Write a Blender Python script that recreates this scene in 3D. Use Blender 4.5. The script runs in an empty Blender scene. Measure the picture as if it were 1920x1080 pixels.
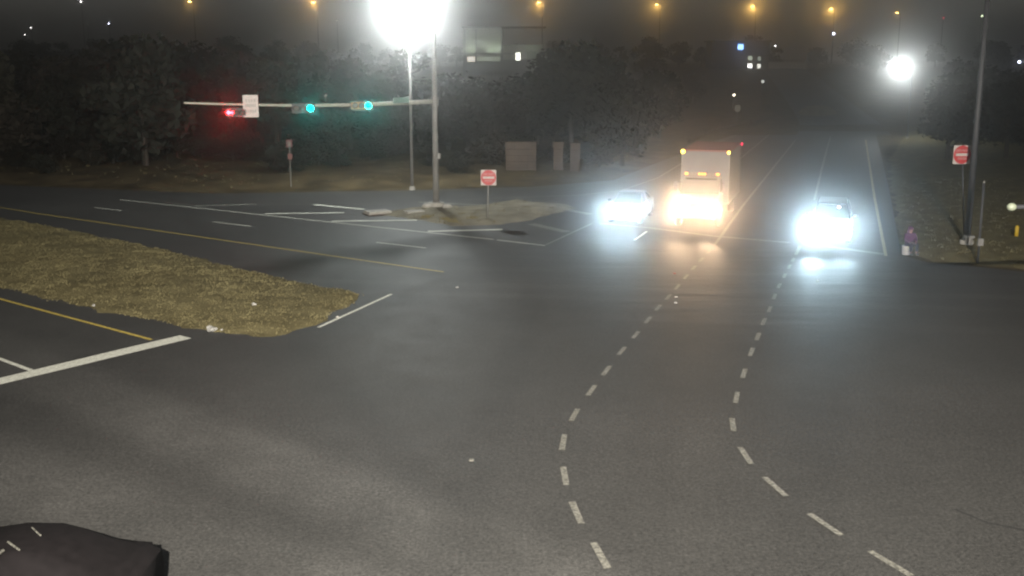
import bpy, bmesh, math, random
from mathutils import Vector, Matrix, noise as mnoise

R = math.radians
random.seed(7)
SC = bpy.context.scene
COL = SC.collection

# ------------------------------------------------------------------ camera, sky, light, exposure
F, HCAM = 2000.0, 8.5
PITCH = math.atan((540 - 105) / F)
cam_d = bpy.data.cameras.new('camera')
cam = bpy.data.objects.new('camera', cam_d)
COL.objects.link(cam)
cam.location = (0, 0, HCAM)
cam.rotation_euler = (math.pi / 2 - PITCH, 0, 0)
cam_d.sensor_width = 36
cam_d.lens = 36 * F / 1920
cam_d.clip_start = 0.1
cam_d.clip_end = 4000
SC.camera = cam

world = bpy.data.worlds.new('World')
SC.world = world
world.use_nodes = True
wn, wl = world.node_tree.nodes, world.node_tree.links
wn.clear()
sky = wn.new('ShaderNodeTexSky')
sky.sky_type = 'NISHITA'
sky.sun_disc = False
sky.sun_elevation = R(4)
sky.sun_rotation = R(200)
hsv = wn.new('ShaderNodeHueSaturation')
hsv.inputs['Saturation'].default_value = 0.22
bg = wn.new('ShaderNodeBackground')
bg.inputs['Strength'].default_value = 0.034
wo = wn.new('ShaderNodeOutputWorld')
wl.new(sky.outputs[0], hsv.inputs['Color'])
wl.new(hsv.outputs[0], bg.inputs['Color'])
wl.new(bg.outputs[0], wo.inputs['Surface'])

sun_d = bpy.data.lights.new('sun', 'SUN')          # before sunrise: almost nothing left of it
sun_d.energy = 0.004
sun_d.angle = R(10)
sun_d.color = (1, .93, .85)
sun = bpy.data.objects.new('sun', sun_d)
COL.objects.link(sun)
sun.rotation_euler = (R(86), 0, R(-20))

vs = SC.view_settings
vs.view_transform = 'Standard'
vs.look = 'None'
vs.exposure = 0
vs.gamma = 1
vs.use_curve_mapping = False
SC.render.engine = 'CYCLES'
SC.cycles.use_denoising = True
SC.cycles.max_bounces = 4
SC.cycles.volume_bounces = 0
SC.cycles.sample_clamp_indirect = 2.0
SC.cycles.caustics_reflective = False
SC.cycles.caustics_refractive = False
SC.cycles.filter_width = 2.2
SC.cycles.use_adaptive_sampling = False

HAZE_DENSITY = 0.0042
HAZE_G = 0.968

# ------------------------------------------------------------------ pixel <-> place
CP, SP = math.cos(PITCH), math.sin(PITCH)
def ray(u, v):
    a, b = (u - 960) / F, (540 - v) / F
    return Vector((a, CP + b * SP, -SP + b * CP))
HILL = 6.0
def hgt(x, y):
    t = min(max((y - 125) / 125, 0), 1)
    h = HILL * t * t * (3 - 2 * t)
    if t > 0:
        h += t * 0.8 * mnoise.noise(Vector((x * .02, y * .02, 3)))
    return h
def G(u, v, z=0.0):                                 # where the line of sight meets the ground
    d = ray(u, v)
    if d.z < 0:
        t = (z - HCAM) / d.z
        if d.y * t < 125:
            return Vector((d.x * t, d.y * t, z))
    t = 60
    while t < 900:
        p = Vector((0, 0, HCAM)) + d * t
        if p.z < hgt(p.x, p.y):
            return p
        t += 1
    return p
def P(u, v, Y):                                     # a point on the line of sight Y metres out
    d = ray(u, v)
    t = Y / d.y
    return Vector((d.x * t, Y, HCAM + d.z * t))

# ------------------------------------------------------------------ materials
MATS = {}
def mat(name, col, rough=.7, metal=0.0, var=.15, scale=6.0, bump=0.0, bscale=40.0, spec=.5, emit=None, es=0.0, var2=None):
    m = bpy.data.materials.new(name)
    m.use_nodes = True
    n, l = m.node_tree.nodes, m.node_tree.links
    b = n['Principled BSDF']
    b.inputs['Roughness'].default_value = rough
    b.inputs['Metallic'].default_value = metal
    b.inputs['Specular IOR Level'].default_value = spec
    tc = n.new('ShaderNodeTexCoord')
    nz = n.new('ShaderNodeTexNoise')
    nz.inputs['Scale'].default_value = scale
    nz.inputs['Detail'].default_value = 5
    l.new(tc.outputs['Object'], nz.inputs['Vector'])
    rp = n.new('ShaderNodeValToRGB')
    c2 = var2 or col
    rp.color_ramp.elements[0].position = .3
    rp.color_ramp.elements[1].position = .7
    rp.color_ramp.elements[0].color = [c * (1 - var) for c in col] + [1]
    rp.color_ramp.elements[1].color = [min(1, c * (1 + var)) for c in c2] + [1]
    l.new(nz.outputs['Fac'], rp.inputs['Fac'])
    l.new(rp.outputs[0], b.inputs['Base Color'])
    if bump:
        n2 = n.new('ShaderNodeTexNoise')
        n2.inputs['Scale'].default_value = bscale
        n2.inputs['Detail'].default_value = 6
        l.new(tc.outputs['Object'], n2.inputs['Vector'])
        bp = n.new('ShaderNodeBump')
        bp.inputs['Strength'].default_value = bump
        bp.inputs['Distance'].default_value = .05
        l.new(n2.outputs['Fac'], bp.inputs['Height'])
        l.new(bp.outputs[0], b.inputs['Normal'])
    if emit:
        b.inputs['Emission Color'].default_value = (*emit, 1)
        b.inputs['Emission Strength'].default_value = es
    MATS[name] = m
    return m

def band_node(n, l, pos, A, B, half, soft):
    """1 inside the strip of half-width `half` metres along the line A-B, fading over `soft` metres."""
    d = (B - A).normalized()
    nn = Vector((-d.y, d.x, 0))
    dot = n.new('ShaderNodeVectorMath'); dot.operation = 'DOT_PRODUCT'
    l.new(pos, dot.inputs[0]); dot.inputs[1].default_value = nn
    sub = n.new('ShaderNodeMath'); sub.operation = 'SUBTRACT'
    l.new(dot.outputs['Value'], sub.inputs[0]); sub.inputs[1].default_value = nn.dot(A)
    ab = n.new('ShaderNodeMath'); ab.operation = 'ABSOLUTE'
    l.new(sub.outputs[0], ab.inputs[0])
    mr = n.new('ShaderNodeMapRange'); mr.interpolation_type = 'SMOOTHSTEP'
    l.new(ab.outputs[0], mr.inputs['Value'])
    mr.inputs['From Min'].default_value = half
    mr.inputs['From Max'].default_value = half + soft
    mr.inputs['To Min'].default_value = 1
    mr.inputs['To Max'].default_value = 0
    return mr.outputs['Result']

def asphalt(name, base, bands=()):
    m = bpy.data.materials.new(name); m.use_nodes = True
    n, l = m.node_tree.nodes, m.node_tree.links
    b = n['Principled BSDF']
    tc = n.new('ShaderNodeTexCoord'); pos = tc.outputs['Object']
    def nz(scale, detail, rough=.6):
        t = n.new('ShaderNodeTexNoise')
        t.inputs['Scale'].default_value = scale; t.inputs['Detail'].default_value = detail
        t.inputs['Roughness'].default_value = rough
        l.new(pos, t.inputs['Vector']); return t.outputs['Fac']
    def mth(op, a, c):
        t = n.new('ShaderNodeMath'); t.operation = op
        for i, q in enumerate((a, c)):
            if isinstance(q, (int, float)): t.inputs[i].default_value = q
            else: l.new(q, t.inputs[i])
        return t.outputs[0]
    def rng(v, a, c, d, e):
        t = n.new('ShaderNodeMapRange'); l.new(v, t.inputs['Value'])
        for k, q in zip(('From Min', 'From Max', 'To Min', 'To Max'), (a, c, d, e)): t.inputs[k].default_value = q
        return t.outputs['Result']
    f = rng(nz(.12, 4), .3, .7, .82, 1.18)
    f = mth('MULTIPLY', f, rng(nz(1.3, 6, .7), .25, .75, .92, 1.08))
    f = mth('MULTIPLY', f, rng(nz(5, 10, .95), .3, .7, .55, 1.45))
    f = mth('MULTIPLY', f, rng(nz(15, 4, .9), .3, .7, .1, 1.9))
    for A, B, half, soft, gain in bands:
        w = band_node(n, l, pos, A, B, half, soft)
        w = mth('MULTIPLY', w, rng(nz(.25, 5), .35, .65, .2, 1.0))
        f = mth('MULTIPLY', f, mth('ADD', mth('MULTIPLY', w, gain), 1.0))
    mx = n.new('ShaderNodeVectorMath'); mx.operation = 'SCALE'
    mx.inputs[0].default_value = base
    l.new(f, mx.inputs['Scale'])
    l.new(mx.outputs[0], b.inputs['Base Color'])
    l.new(rng(nz(.9, 5), .3, .7, .60, .65), b.inputs['Roughness'])
    b.inputs['Specular IOR Level'].default_value = .50
    mp = n.new('ShaderNodeMapping'); l.new(pos, mp.inputs['Vector'])
    mp.inputs['Scale'].default_value = (.25, 1.1, 1)
    t = n.new('ShaderNodeTexNoise'); t.inputs['Scale'].default_value = 1.2; t.inputs['Detail'].default_value = 3
    l.new(mp.outputs[0], t.inputs['Vector'])
    dv = n.new('ShaderNodeVectorMath'); dv.operation = 'DISTANCE'
    l.new(pos, dv.inputs[0]); dv.inputs[1].default_value = G(1370, 500)
    rut = rng(dv.outputs['Value'], 6, 13, 1, 0)
    hh = mth('ADD', mth('MULTIPLY', mth('MULTIPLY', t.outputs['Fac'], rut), 1.5), mth('MULTIPLY', nz(35, 4, .8), .015))
    bp = n.new('ShaderNodeBump'); bp.inputs['Strength'].default_value = .6; bp.inputs['Distance'].default_value = .05
    l.new(hh, bp.inputs['Height']); l.new(bp.outputs[0], b.inputs['Normal'])
    MATS[name] = m
    return m

def glow(name, col, s):                             # a thing that gives off light
    m = bpy.data.materials.new(name); m.use_nodes = True
    n, l = m.node_tree.nodes, m.node_tree.links
    n.clear()
    e = n.new('ShaderNodeEmission'); e.inputs[0].default_value = (*col, 1); e.inputs[1].default_value = s
    o = n.new('ShaderNodeOutputMaterial'); l.new(e.outputs[0], o.inputs[0])
    MATS[name] = m
    return m

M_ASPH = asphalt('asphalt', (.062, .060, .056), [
    (G(1000, 560), G(820, 1080), .25, .5, -.16), (G(1260, 620), G(1180, 1080), .3, .6, -.14), (G(1560, 560), G(1500, 1080), .3, .6, -.13), (G(620, 700), G(960, 1080), .25, .5, -.15),
    (G(1000, 536), G(1420, 546), .22, .35, .42), (G(1000, 556), G(1420, 568), .2, .35, .34), (G(1000, 505), G(1420, 512), .25, .4, .32), (G(1000, 590), G(1420, 604), .25, .4, .18),  # pale headlight streaks across the junction, painted into the asphalt colour
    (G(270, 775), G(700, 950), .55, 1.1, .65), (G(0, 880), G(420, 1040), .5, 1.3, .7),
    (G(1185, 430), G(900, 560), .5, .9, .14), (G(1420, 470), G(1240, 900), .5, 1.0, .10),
    (G(300, 640), G(-60, 760), 1.6, 4.5, -.30)])  # light falling off on the near-left approach, painted as a soft dark band
M_WHITE = mat('worn_white_paint', (.84, .84, .72), .6, var=.22, scale=9, bump=.3, bscale=60)
M_FAINT = mat('faded_white_paint', (.22, .21, .19), .6, var=.45, scale=7, bump=.3, bscale=60)
M_DASH = mat('dusty_white_paint', (.215, .207, .175), .6, var=.6, scale=14, bump=.3, bscale=60)
M_YEL = mat('worn_yellow_paint', (.70, .53, .11), .6, var=.3, scale=8, bump=.3, bscale=60)
M_GRASS = mat('dry_grass_ground', (.165, .138, .068), .95, var=.3, scale=1.3, bump=.8, bscale=9, var2=(.19, .162, .082), spec=.1)
M_BLADE = mat('dry_grass_blade', (.19, .16, .078), .9, var=.3, scale=.7, var2=(.195, .17, .088), spec=.1)
M_GROUND = mat('dry_verge_ground', (.085, .068, .042), .95, var=.5, scale=.5, bump=.8, bscale=4, var2=(.10, .075, .04), spec=.1)
M_DIRT = mat('pale_island_dirt', (.25, .225, .17), .95, var=.3, scale=1.1, bump=.6, bscale=8, spec=.1)
M_CONC = mat('pale_concrete', (.42, .40, .36), .8, var=.2, scale=4, bump=.3)
M_ARM = mat('pale_painted_steel', (.50, .485, .41), .55, var=.1, scale=3)
M_GALV = mat('galvanised_steel', (.25, .24, .225), .6, .15, var=.2, scale=3)
M_DKPOLE = mat('weathered_steel', (.065, .065, .07), .6, .3, var=.2, scale=3)
M_BLACK = mat('black_paint', (.02, .02, .021), .5, var=.2)
M_DARKPL = mat('dark_lens', (.03, .02, .012), .25, var=.2)
M_SIGYEL = mat('yellow_signal_paint', (.42, .20, .03), .5, var=.2)
M_SIGNW = mat('sign_white', (.56, .50, .47), .5, var=.08)
M_SIGNR = mat('sign_red', (.50, .045, .05), .5, var=.12)
M_DKRED = mat('faded_red', (.12, .03, .03), .6)
M_SIGNG = mat('sign_green', (.01, .085, .05), .5, var=.1)
M_BARK = mat('bark', (.055, .045, .035), .95, var=.4, scale=3, bump=.8, bscale=12)
M_LEAF = [mat('leaf_' + k, c, .8, var=.5, scale=.6, spec=.2) for k, c in
          (('olive', (.028, .026, .017)), ('dark', (.022, .023, .016)), ('brown', (.033, .027, .019)))]
M_STONE = mat('pale_limestone', (.08, .058, .042), .9, var=.3, scale=2.5, bump=.5, bscale=10)
M_WALL = mat('render_wall', (.30, .31, .26), .9, var=.15, scale=1)
M_DKWALL = mat('dark_wall', (.07, .07, .075), .9, var=.2, scale=1)
M_ROOF = mat('roof_sheet', (.06, .06, .06), .8, var=.2, scale=2)
M_TYRE = mat('tyre_rubber', (.02, .02, .02), .9)
M_GLASS = mat('car_glass', (.015, .018, .02), .08, var=.1, spec=.8)
M_CHROME = mat('chrome', (.6, .6, .6), .15, 1, var=.05)
M_CARGREY = mat('grey_car_paint', (.10, .11, .12), .3, .4, var=.05, spec=.6)
M_CARDARK = mat('dark_car_paint', (.03, .034, .045), .3, .3, var=.05, spec=.6)
M_TRUCKW = mat('white_truck_panel', (.17, .165, .17), .5, var=.08, scale=2)
M_TRUCKR = mat('red_trim', (.25, .06, .05), .5, var=.1)
M_PURPLE = mat('purple_cloth', (.085, .028, .085), .9, var=.25, scale=8)
M_NAVY = mat('navy_cloth', (.02, .02, .04), .9, var=.25, scale=8)
M_SKIN = mat('skin', (.36, .20, .15), .6, var=.08)
M_HAIR = mat('hair', (.02, .014, .012), .7)
M_PLAST = mat('white_plastic', (.70, .68, .66), .5, var=.05)
M_PAPER = mat('crumpled_paper', (.42, .41, .38), .8, var=.15, scale=12)

# ------------------------------------------------------------------ mesh helpers
class MB:
    def __init__(self): self.v, self.f, self.mi, self.ms = [], [], [], []
    def mati(self, m):
        if m not in self.ms: self.ms.append(m)
        return self.ms.index(m)
    def add(self, vs, fs, m):
        o = len(self.v); i = self.mati(m)
        self.v += [tuple(q) for q in vs]
        self.f += [tuple(o + k for k in f) for f in fs]; self.mi += [i] * len(fs)
        return self
    def box(self, c, s, m, rot=None, taper=1.0):
        vs = []
        for z in (-1, 1):
            k = taper if z > 0 else 1
            for x, y in ((-1, -1), (1, -1), (1, 1), (-1, 1)):
                q = Vector((x * s[0] / 2 * k, y * s[1] / 2 * k, z * s[2] / 2))
                if rot: q = rot @ q
                vs.append(q + Vector(c))
        return self.add(vs, [(3, 2, 1, 0), (4, 5, 6, 7), (0, 1, 5, 4), (1, 2, 6, 5), (2, 3, 7, 6), (3, 0, 4, 7)], m)
    def tube(self, pts, rad, m, seg=10, caps=True):
        pts = [Vector(q) for q in pts]
        if not isinstance(rad, (list, tuple)): rad = [rad] * len(pts)
        vs, fs = [], []
        for i, q in enumerate(pts):
            d = (pts[min(i + 1, len(pts) - 1)] - pts[max(i - 1, 0)]).normalized()
            a = d.orthogonal().normalized() if abs(d.z) > .99 else d.cross(Vector((0, 0, 1))).normalized()
            b = d.cross(a)
            for k in range(seg):
                t = 2 * math.pi * k / seg
                vs.append(q + (a * math.cos(t) + b * math.sin(t)) * rad[i])
        for i in range(len(pts) - 1):
            for k in range(seg):
                fs.append((i * seg + k, i * seg + (k + 1) % seg, (i + 1) * seg + (k + 1) % seg, (i + 1) * seg + k))
        if caps:
            fs.append(tuple(range(seg))[::-1]); fs.append(tuple((len(pts) - 1) * seg + k for k in range(seg)))
        return self.add(vs, fs, m)
    def loft(self, rings, m, caps=True):
        n = len(rings[0]); vs = [q for r in rings for q in r]; fs = []
        for i in range(len(rings) - 1):
            for k in range(n):
                fs.append((i * n + k, i * n + (k + 1) % n, (i + 1) * n + (k + 1) % n, (i + 1) * n + k))
        if caps:
            fs.append(tuple(range(n))[::-1]); fs.append(tuple((len(rings) - 1) * n + k for k in range(n)))
        return self.add(vs, fs, m)
    def ball(self, c, r, m, seg=10, rings=6):
        if not isinstance(r, (list, tuple)): r = (r, r, r)
        rr = []
        for i in range(rings + 1):
            t = math.pi * (i / rings); t = min(max(t, .06), math.pi - .06)
            rr.append([(c[0] + r[0] * math.sin(t) * math.cos(2 * math.pi * k / seg), c[1] + r[1] * math.sin(t) * math.sin(2 * math.pi * k / seg), c[2] - r[2] * math.cos(t)) for k in range(seg)])
        return self.loft(rr, m)
    def build(self, name, parent=None, smooth=False, loc=None):
        me = bpy.data.meshes.new(name)
        me.from_pydata(self.v, [], self.f)
        for m in self.ms: me.materials.append(m)
        me.polygons.foreach_set('material_index', self.mi)
        if smooth: me.polygons.foreach_set('use_smooth', [True] * len(me.polygons))
        me.update()
        o = bpy.data.objects.new(name, me)
        COL.objects.link(o)
        if parent: o.parent = parent
        if loc is not None: o.location = loc
        return o

def tag(o, label=None, cat=None, group=None, kind=None):
    for k, v in (('label', label), ('category', cat), ('group', group), ('kind', kind)):
        if v: o[k] = v
    return o
def thing(name, label, cat, loc=(0, 0, 0), rz=0, group=None):
    o = bpy.data.objects.new(name, None); COL.objects.link(o)
    o.location = loc; o.rotation_euler = (0, 0, rz)
    return tag(o, label, cat, group)
def lamp(parent, loc, kind, watts_sr, col, radius=.08, aim=None, size=150, blend=1.0, name='light'):
    d = bpy.data.lights.new(name, kind)
    d.energy = watts_sr * 4 * math.pi
    d.color = col
    d.shadow_soft_size = radius
    o = bpy.data.objects.new(name, d); COL.objects.link(o)
    o.location = loc
    if kind == 'SPOT':
        d.spot_size = R(size); d.spot_blend = blend
        o.rotation_euler = Vector(aim).to_track_quat('-Z', 'Y').to_euler()
    o.parent = parent
    return o

# ------------------------------------------------------------------ ground and roads
def grid_axis(a, b, fine_a, fine_b, fine, coarse):
    r, x = [], a
    while x < b:
        r.append(x); x += fine if fine_a <= x < fine_b else coarse
    r.append(b); return r
gx = grid_axis(-420, 520, -110, 170, 6, 25)
gy = grid_axis(-60, 800, 120, 260, 6, 25)
vs_, fs_ = [], []
for y in gy:
    for x in gx:
        vs_.append((x, y, hgt(x, y) - .03))
nx = len(gx)
for j in range(len(gy) - 1):
    for i in range(nx - 1):
        fs_.append((j * nx + i, j * nx + i + 1, (j + 1) * nx + i + 1, (j + 1) * nx + i))
g = MB(); g.add(vs_, fs_, M_GROUND)
tag(g.build('ground', smooth=True), kind='structure')

def tess(poly, z):
    bm = bmesh.new()
    f = bm.faces.new([bm.verts.new((q[0], q[1], z)) for q in poly])
    bmesh.ops.triangulate(bm, faces=[f])
    bm.normal_update()
    for f in bm.faces:
        if f.normal.z < 0: f.normal_flip()
    v = [tuple(w.co) for w in bm.verts]; bm.verts.index_update()
    fs = [tuple(w.index for w in f.verts) for f in bm.faces]
    bm.free(); return v, fs

far_edge = [G(*q) for q in ((-700, 330), (-300, 338), (0, 347), (400, 363), (760, 357), (1000, 350), (1150, 338), (1230, 306), (1330, 268), (1412, 240))]
right_edge = [G(*q) for q in ((1640, 240), (1668, 360), (1690, 478), (1740, 492), (1860, 503), (2100, 530), (2600, 560))]
outline = [Vector((-62, 8, 0)), Vector((-75, 40, 0)), Vector((-95, 60, 0))] + far_edge + right_edge + [Vector((60, 6, 0)), Vector((40, -40, 0)), Vector((-40, -40, 0))]
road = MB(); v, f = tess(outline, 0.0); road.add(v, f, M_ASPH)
# the far road going up the hill
A, B = far_edge[-1], right_edge[0]
rv, rf = [], []
y0 = 118
for k in range(40):
    y = y0 + k * 4.5
    t = k / 39
    cx = (A.x + B.x) / 2 + .27 * (y - y0) - 22 * max(0, (t - .1)) ** 1.3
    w = 5.2 - 1.2 * t
    for sgn in (-1, 1): rv.append((cx + sgn * w, y, hgt(cx, y) + .03 + (0.02 if k else -.02)))
for k in range(39): rf.append((2 * k, 2 * k + 1, 2 * k + 3, 2 * k + 2))
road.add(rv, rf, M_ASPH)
ROAD = tag(road.build('road'), kind='structure')

def line(name, a, b, w, m, z=.005, taper=False):
    a, b = Vector(a), Vector(b)
    d = (b - a); d.z = 0; d.normalize()
    n = Vector((-d.y, d.x, 0)) * w / 2
    k = max(2, int((b - a).length / 1.5) + 1)
    vs, fs = [], []
    for i in range(k):
        q = a.lerp(b, i / (k - 1))
        j = .93 + .12 * random.random()
        wob = n * (.06 * (random.random() - .5))
        for s in (1, -1): vs.append((q.x + n.x * s * j + wob.x, q.y + n.y * s * j + wob.y, z))
    for i in range(k - 1): fs.append((2 * i + 1, 2 * i + 3, 2 * i + 2, 2 * i))
    b_ = MB(); b_.add(vs, fs, m)
    return b_.build(name, ROAD)
def pl(name, pts, w, m, z=.005):
    for q, r in zip(pts, pts[1:]): line(name, G(*q), G(*r), w, m, z)

pl('yellow_line', [(-500, 310), (50, 397)], .11, M_YEL)
pl('yellow_line', [(50, 397.5), (832, 510)], .12, M_YEL)
pl('edge_line', [(225, 374.5), (925, 449)], .13, M_WHITE)
pl('edge_line', [(932, 450), (1022, 460.5)], .13, M_WHITE)
pl('edge_line', [(1024, 459), (1110, 419)], .13, M_DASH)
pl('gore_line', [(310, 379.5), (372, 386)], .12, M_DASH, .009)
pl('gore_line', [(366, 386.5), (480, 383)], .12, M_WHITE, .013)
pl('gore_line', [(482, 383), (740, 382)], .09, M_FAINT)
for q in (((497, 401), (645, 399)), ((622, 415), (782, 413)), ((802, 434), (942, 430.5))):
    line('chevron_stripe', G(*q[0]), G(*q[1]), .34, M_WHITE, .009)
line('chevron_stripe', G(590, 384), G(682, 392.5), .36, M_WHITE, .009)
line('chevron_stripe', G(785, 379), G(907, 385), .32, M_DASH, .009)
line('chevron_stripe', G(996, 420), G(1062, 435), .55, M_DASH, .009)
line('chevron_stripe', G(1066, 394), G(1106, 402), .5, M_DASH, .009)
pl('slip_lane_line', [(860, 375), (955, 370.5)], .08, M_FAINT)
pl('slip_lane_line', [(955, 370.5), (1085, 366), (1163, 358), (1238, 332)], .13, M_DASH)
pl('slip_lane_line', [(1238, 331), (1330, 274), (1405, 243)], .13, M_FAINT)
for q in (((177, 389), (228, 395)), ((400, 416), (471, 424.5)), ((706, 454.5), (799, 465)), ((1190, 450), (1213, 434))):
    line('lane_dash', G(*q[0]), G(*q[1]), .13, M_WHITE)
pl('stop_line', [(1125, 419), (1215, 427), (1340, 443), (1480, 455)], .30, M_FAINT)
pl('stop_line', [(1545, 461), (1585, 467), (1658, 477)], .42, M_DASH, .009)
pl('edge_line', [(1661, 480), (1640, 372), (1623, 262)], .15, mat('dusty_yellow_paint', (.40, .34, .20), .7, var=.35, scale=6))
pl('lane_line', [(1527, 375), (1542, 312), (1557, 256)], .15, M_DASH)
pl('lane_line', [(1500, 461), (1492, 478)], .16, M_DASH)
pl('lane_line', [(1340, 459), (1395, 383), (1492, 262)], .15, M_DASH)
pl('median_line', [(1385, 300), (1450, 246)], .14, M_FAINT)
pl('yellow_line', [(-300, 480), (284, 637)], .13, M_YEL)
pl('stop_line', [(-120, 744), (348, 632)], .60, M_WHITE, .011)
pl('lane_line', [(-200, 600), (62, 696)], .15, M_WHITE, .006)
pl('stop_line', [(597, 614), (734, 551.5)], .14, M_WHITE)
TR1 = [(1329, 472), (1315, 487), (1301, 502), (1286, 519), (1270, 538), (1253, 557), (1234, 577), (1215, 600), (1192, 628), (1166, 658), (1137, 695), (1109, 732), (1077, 778), (1056, 829), (1059, 892), (1081, 961), (1126, 1041)]
TR2 = [(1487, 487), (1480, 500), (1471, 517), (1461, 536), (1452, 556), (1443, 580), (1432, 603), (1421, 631), (1409, 660), (1395, 700), (1381, 745), (1374, 796), (1398, 854), (1453, 912), (1547, 983), (1669, 1056)]
for tr in (TR1, TR2):
    W = [G(*q) for q in tr]
    for i, c in enumerate(W):
        d = (W[min(i + 1, len(W) - 1)] - W[max(i - 1, 0)]).normalized()
        L = .46 if i < len(W) - 4 else .5
        line('turn_dash', c - d * L, c + d * L, .13, M_DASH)
for (u, v_, m) in ((857, 539, M_PLAST), (1533, 527, M_PLAST), (1268, 557, M_PLAST), (1267, 568, M_PLAST), (1265, 513, M_SIGNR), (884, 863, M_DASH)):
    c = G(u, v_)
    b_ = MB(); b_.box((c.x, c.y, .012), (.11, .11, .022), m, taper=.7); b_.build('road_reflector', ROAD)
M_TAR = mat('crack_tar', (.038, .037, .036), .7, var=.2)
pl('crack_seal', [(1790, 955), (1850, 980), (1930, 996)], .06, M_TAR)

# pale kerb bending left beyond the crest and the lit slope above it, painted as a pale patch
kb = [G(*q) for q in ((1292, 268), (1330, 250), (1372, 238), (1432, 229))]
for q, w_ in zip(kb, kb[1:]):
    d_ = w_ - q; n_ = Vector((-d_.y, d_.x, 0)).normalized() * .22
    m_ = MB(); m_.loft([[q - n_ - Vector((0, 0, .1)), q + n_ - Vector((0, 0, .1)), q + n_ * .7 + Vector((0, 0, .35)), q - n_ * .7 + Vector((0, 0, .35))], [w_ - n_ - Vector((0, 0, .1)), w_ + n_ - Vector((0, 0, .1)), w_ + n_ * .7 + Vector((0, 0, .35)), w_ - n_ * .7 + Vector((0, 0, .35))]], M_STONE)
    m_.build('kerb', ROAD)
bank = []
for i in range(14):
    a = i / 14 * 2 * math.pi
    q = G(1532 + 34 * math.cos(a) * (1 + .2 * math.sin(3 * a)), 209 + 12 * math.sin(a) * (1 + .2 * math.cos(2 * a)))
    bank.append((q.x, q.y, hgt(q.x, q.y) + .06))
cx_ = sum(q[0] for q in bank) / 14; cy_ = sum(q[1] for q in bank) / 14
m_ = MB(); m_.add(bank + [(cx_, cy_, hgt(cx_, cy_) + .25)], [(i, (i + 1) % 14, 14) for i in range(14)], M_DIRT); tag(m_.build('lit_slope_patch'), kind='structure')  # light on the slope put in as a paler mesh

# grassy mounds: a surface that crosses the road plane along the outline
def sdist(poly, x, y):
    ins, best = False, 1e9
    for i in range(len(poly)):
        a, b = poly[i], poly[(i + 1) % len(poly)]
        if (a[1] > y) != (b[1] > y) and x < (b[0] - a[0]) * (y - a[1]) / (b[1] - a[1]) + a[0]: ins = not ins
        dx, dy = b[0] - a[0], b[1] - a[1]
        t = max(0, min(1, ((x - a[0]) * dx + (y - a[1]) * dy) / (dx * dx + dy * dy + 1e-9)))
        best = min(best, math.hypot(x - a[0] - t * dx, y - a[1] - t * dy))
    return best if ins else -best
def mound(name, poly, H, step, m, soft=1.2, rough=.05):
    xs = [q[0] for q in poly]; ys = [q[1] for q in poly]
    x0, x1, y0_, y1 = min(xs) - 1, max(xs) + 1, min(ys) - 1, max(ys) + 1
    nx_, ny_ = int((x1 - x0) / step) + 1, int((y1 - y0_) / step) + 1
    def zf(x, y):
        s = sdist(poly, x, y) + .35 * mnoise.noise(Vector((x * .9, y * .9, 1)))
        n_ = mnoise.noise(Vector((x * 1.1, y * 1.1, 5)))
        if s > 0: return H * (1 - math.exp(-s / soft)) + rough * n_ * min(1, s * 2)
        return max(-.08, s * .3)
    vs, fs, zz = [], [], []
    for j in range(ny_):
        for i in range(nx_):
            x, y = x0 + i * step, y0_ + j * step
            z = zf(x, y); zz.append(z); vs.append((x, y, z))
    for j in range(ny_ - 1):
        for i in range(nx_ - 1):
            q = (j * nx_ + i, j * nx_ + i + 1, (j + 1) * nx_ + i + 1, (j + 1) * nx_ + i)
            if max(zz[k] for k in q) > -.05: fs.append(q)
    b_ = MB(); b_.add(vs, fs, m)
    return tag(b_.build(name, smooth=True), kind='structure'), zf

med_poly = [G(*q) for q in ((-500, 318), (-200, 365), (0, 408), (130, 430), (250, 456), (400, 490), (520, 520), (640, 543), (680, 552), (655, 575), (600, 608), (540, 626), (480, 632), (400, 624), (330, 610), (200, 586), (100, 565), (0, 540), (-300, 470))]
med, med_z = mound('median', med_poly, .20, .35, M_GRASS, 1.6, .06)
isl_poly = [G(*q) for q in ((690, 401), (770, 390), (900, 386), (965, 376), (1055, 383), (1080, 390), (1010, 409), (965, 417), (900, 424), (850, 424), (790, 413))]
isl, isl_z = mound('traffic_island', isl_poly, .16, .4, M_DIRT, .5, .08)
verge_poly = [G(*q) for q in ((1672, 300), (1676, 360), (1700, 470), (1745, 486), (1860, 497), (2100, 520), (2600, 545), (2600, 330), (2000, 260), (1700, 245))]
verge, verge_z = mound('verge', verge_poly, .14, .8, M_GRASS, 1.0, .08)
back_poly = [G(*q) for q in ((-700, 322), (-300, 331), (0, 340), (400, 356), (760, 350), (1000, 344), (1140, 332), (1225, 300), (1240, 285), (1000, 290), (400, 290), (-700, 270))]
back, back_z = mound('far_verge', back_poly, .25, .9, M_GROUND, 1.5, .12)

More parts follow.
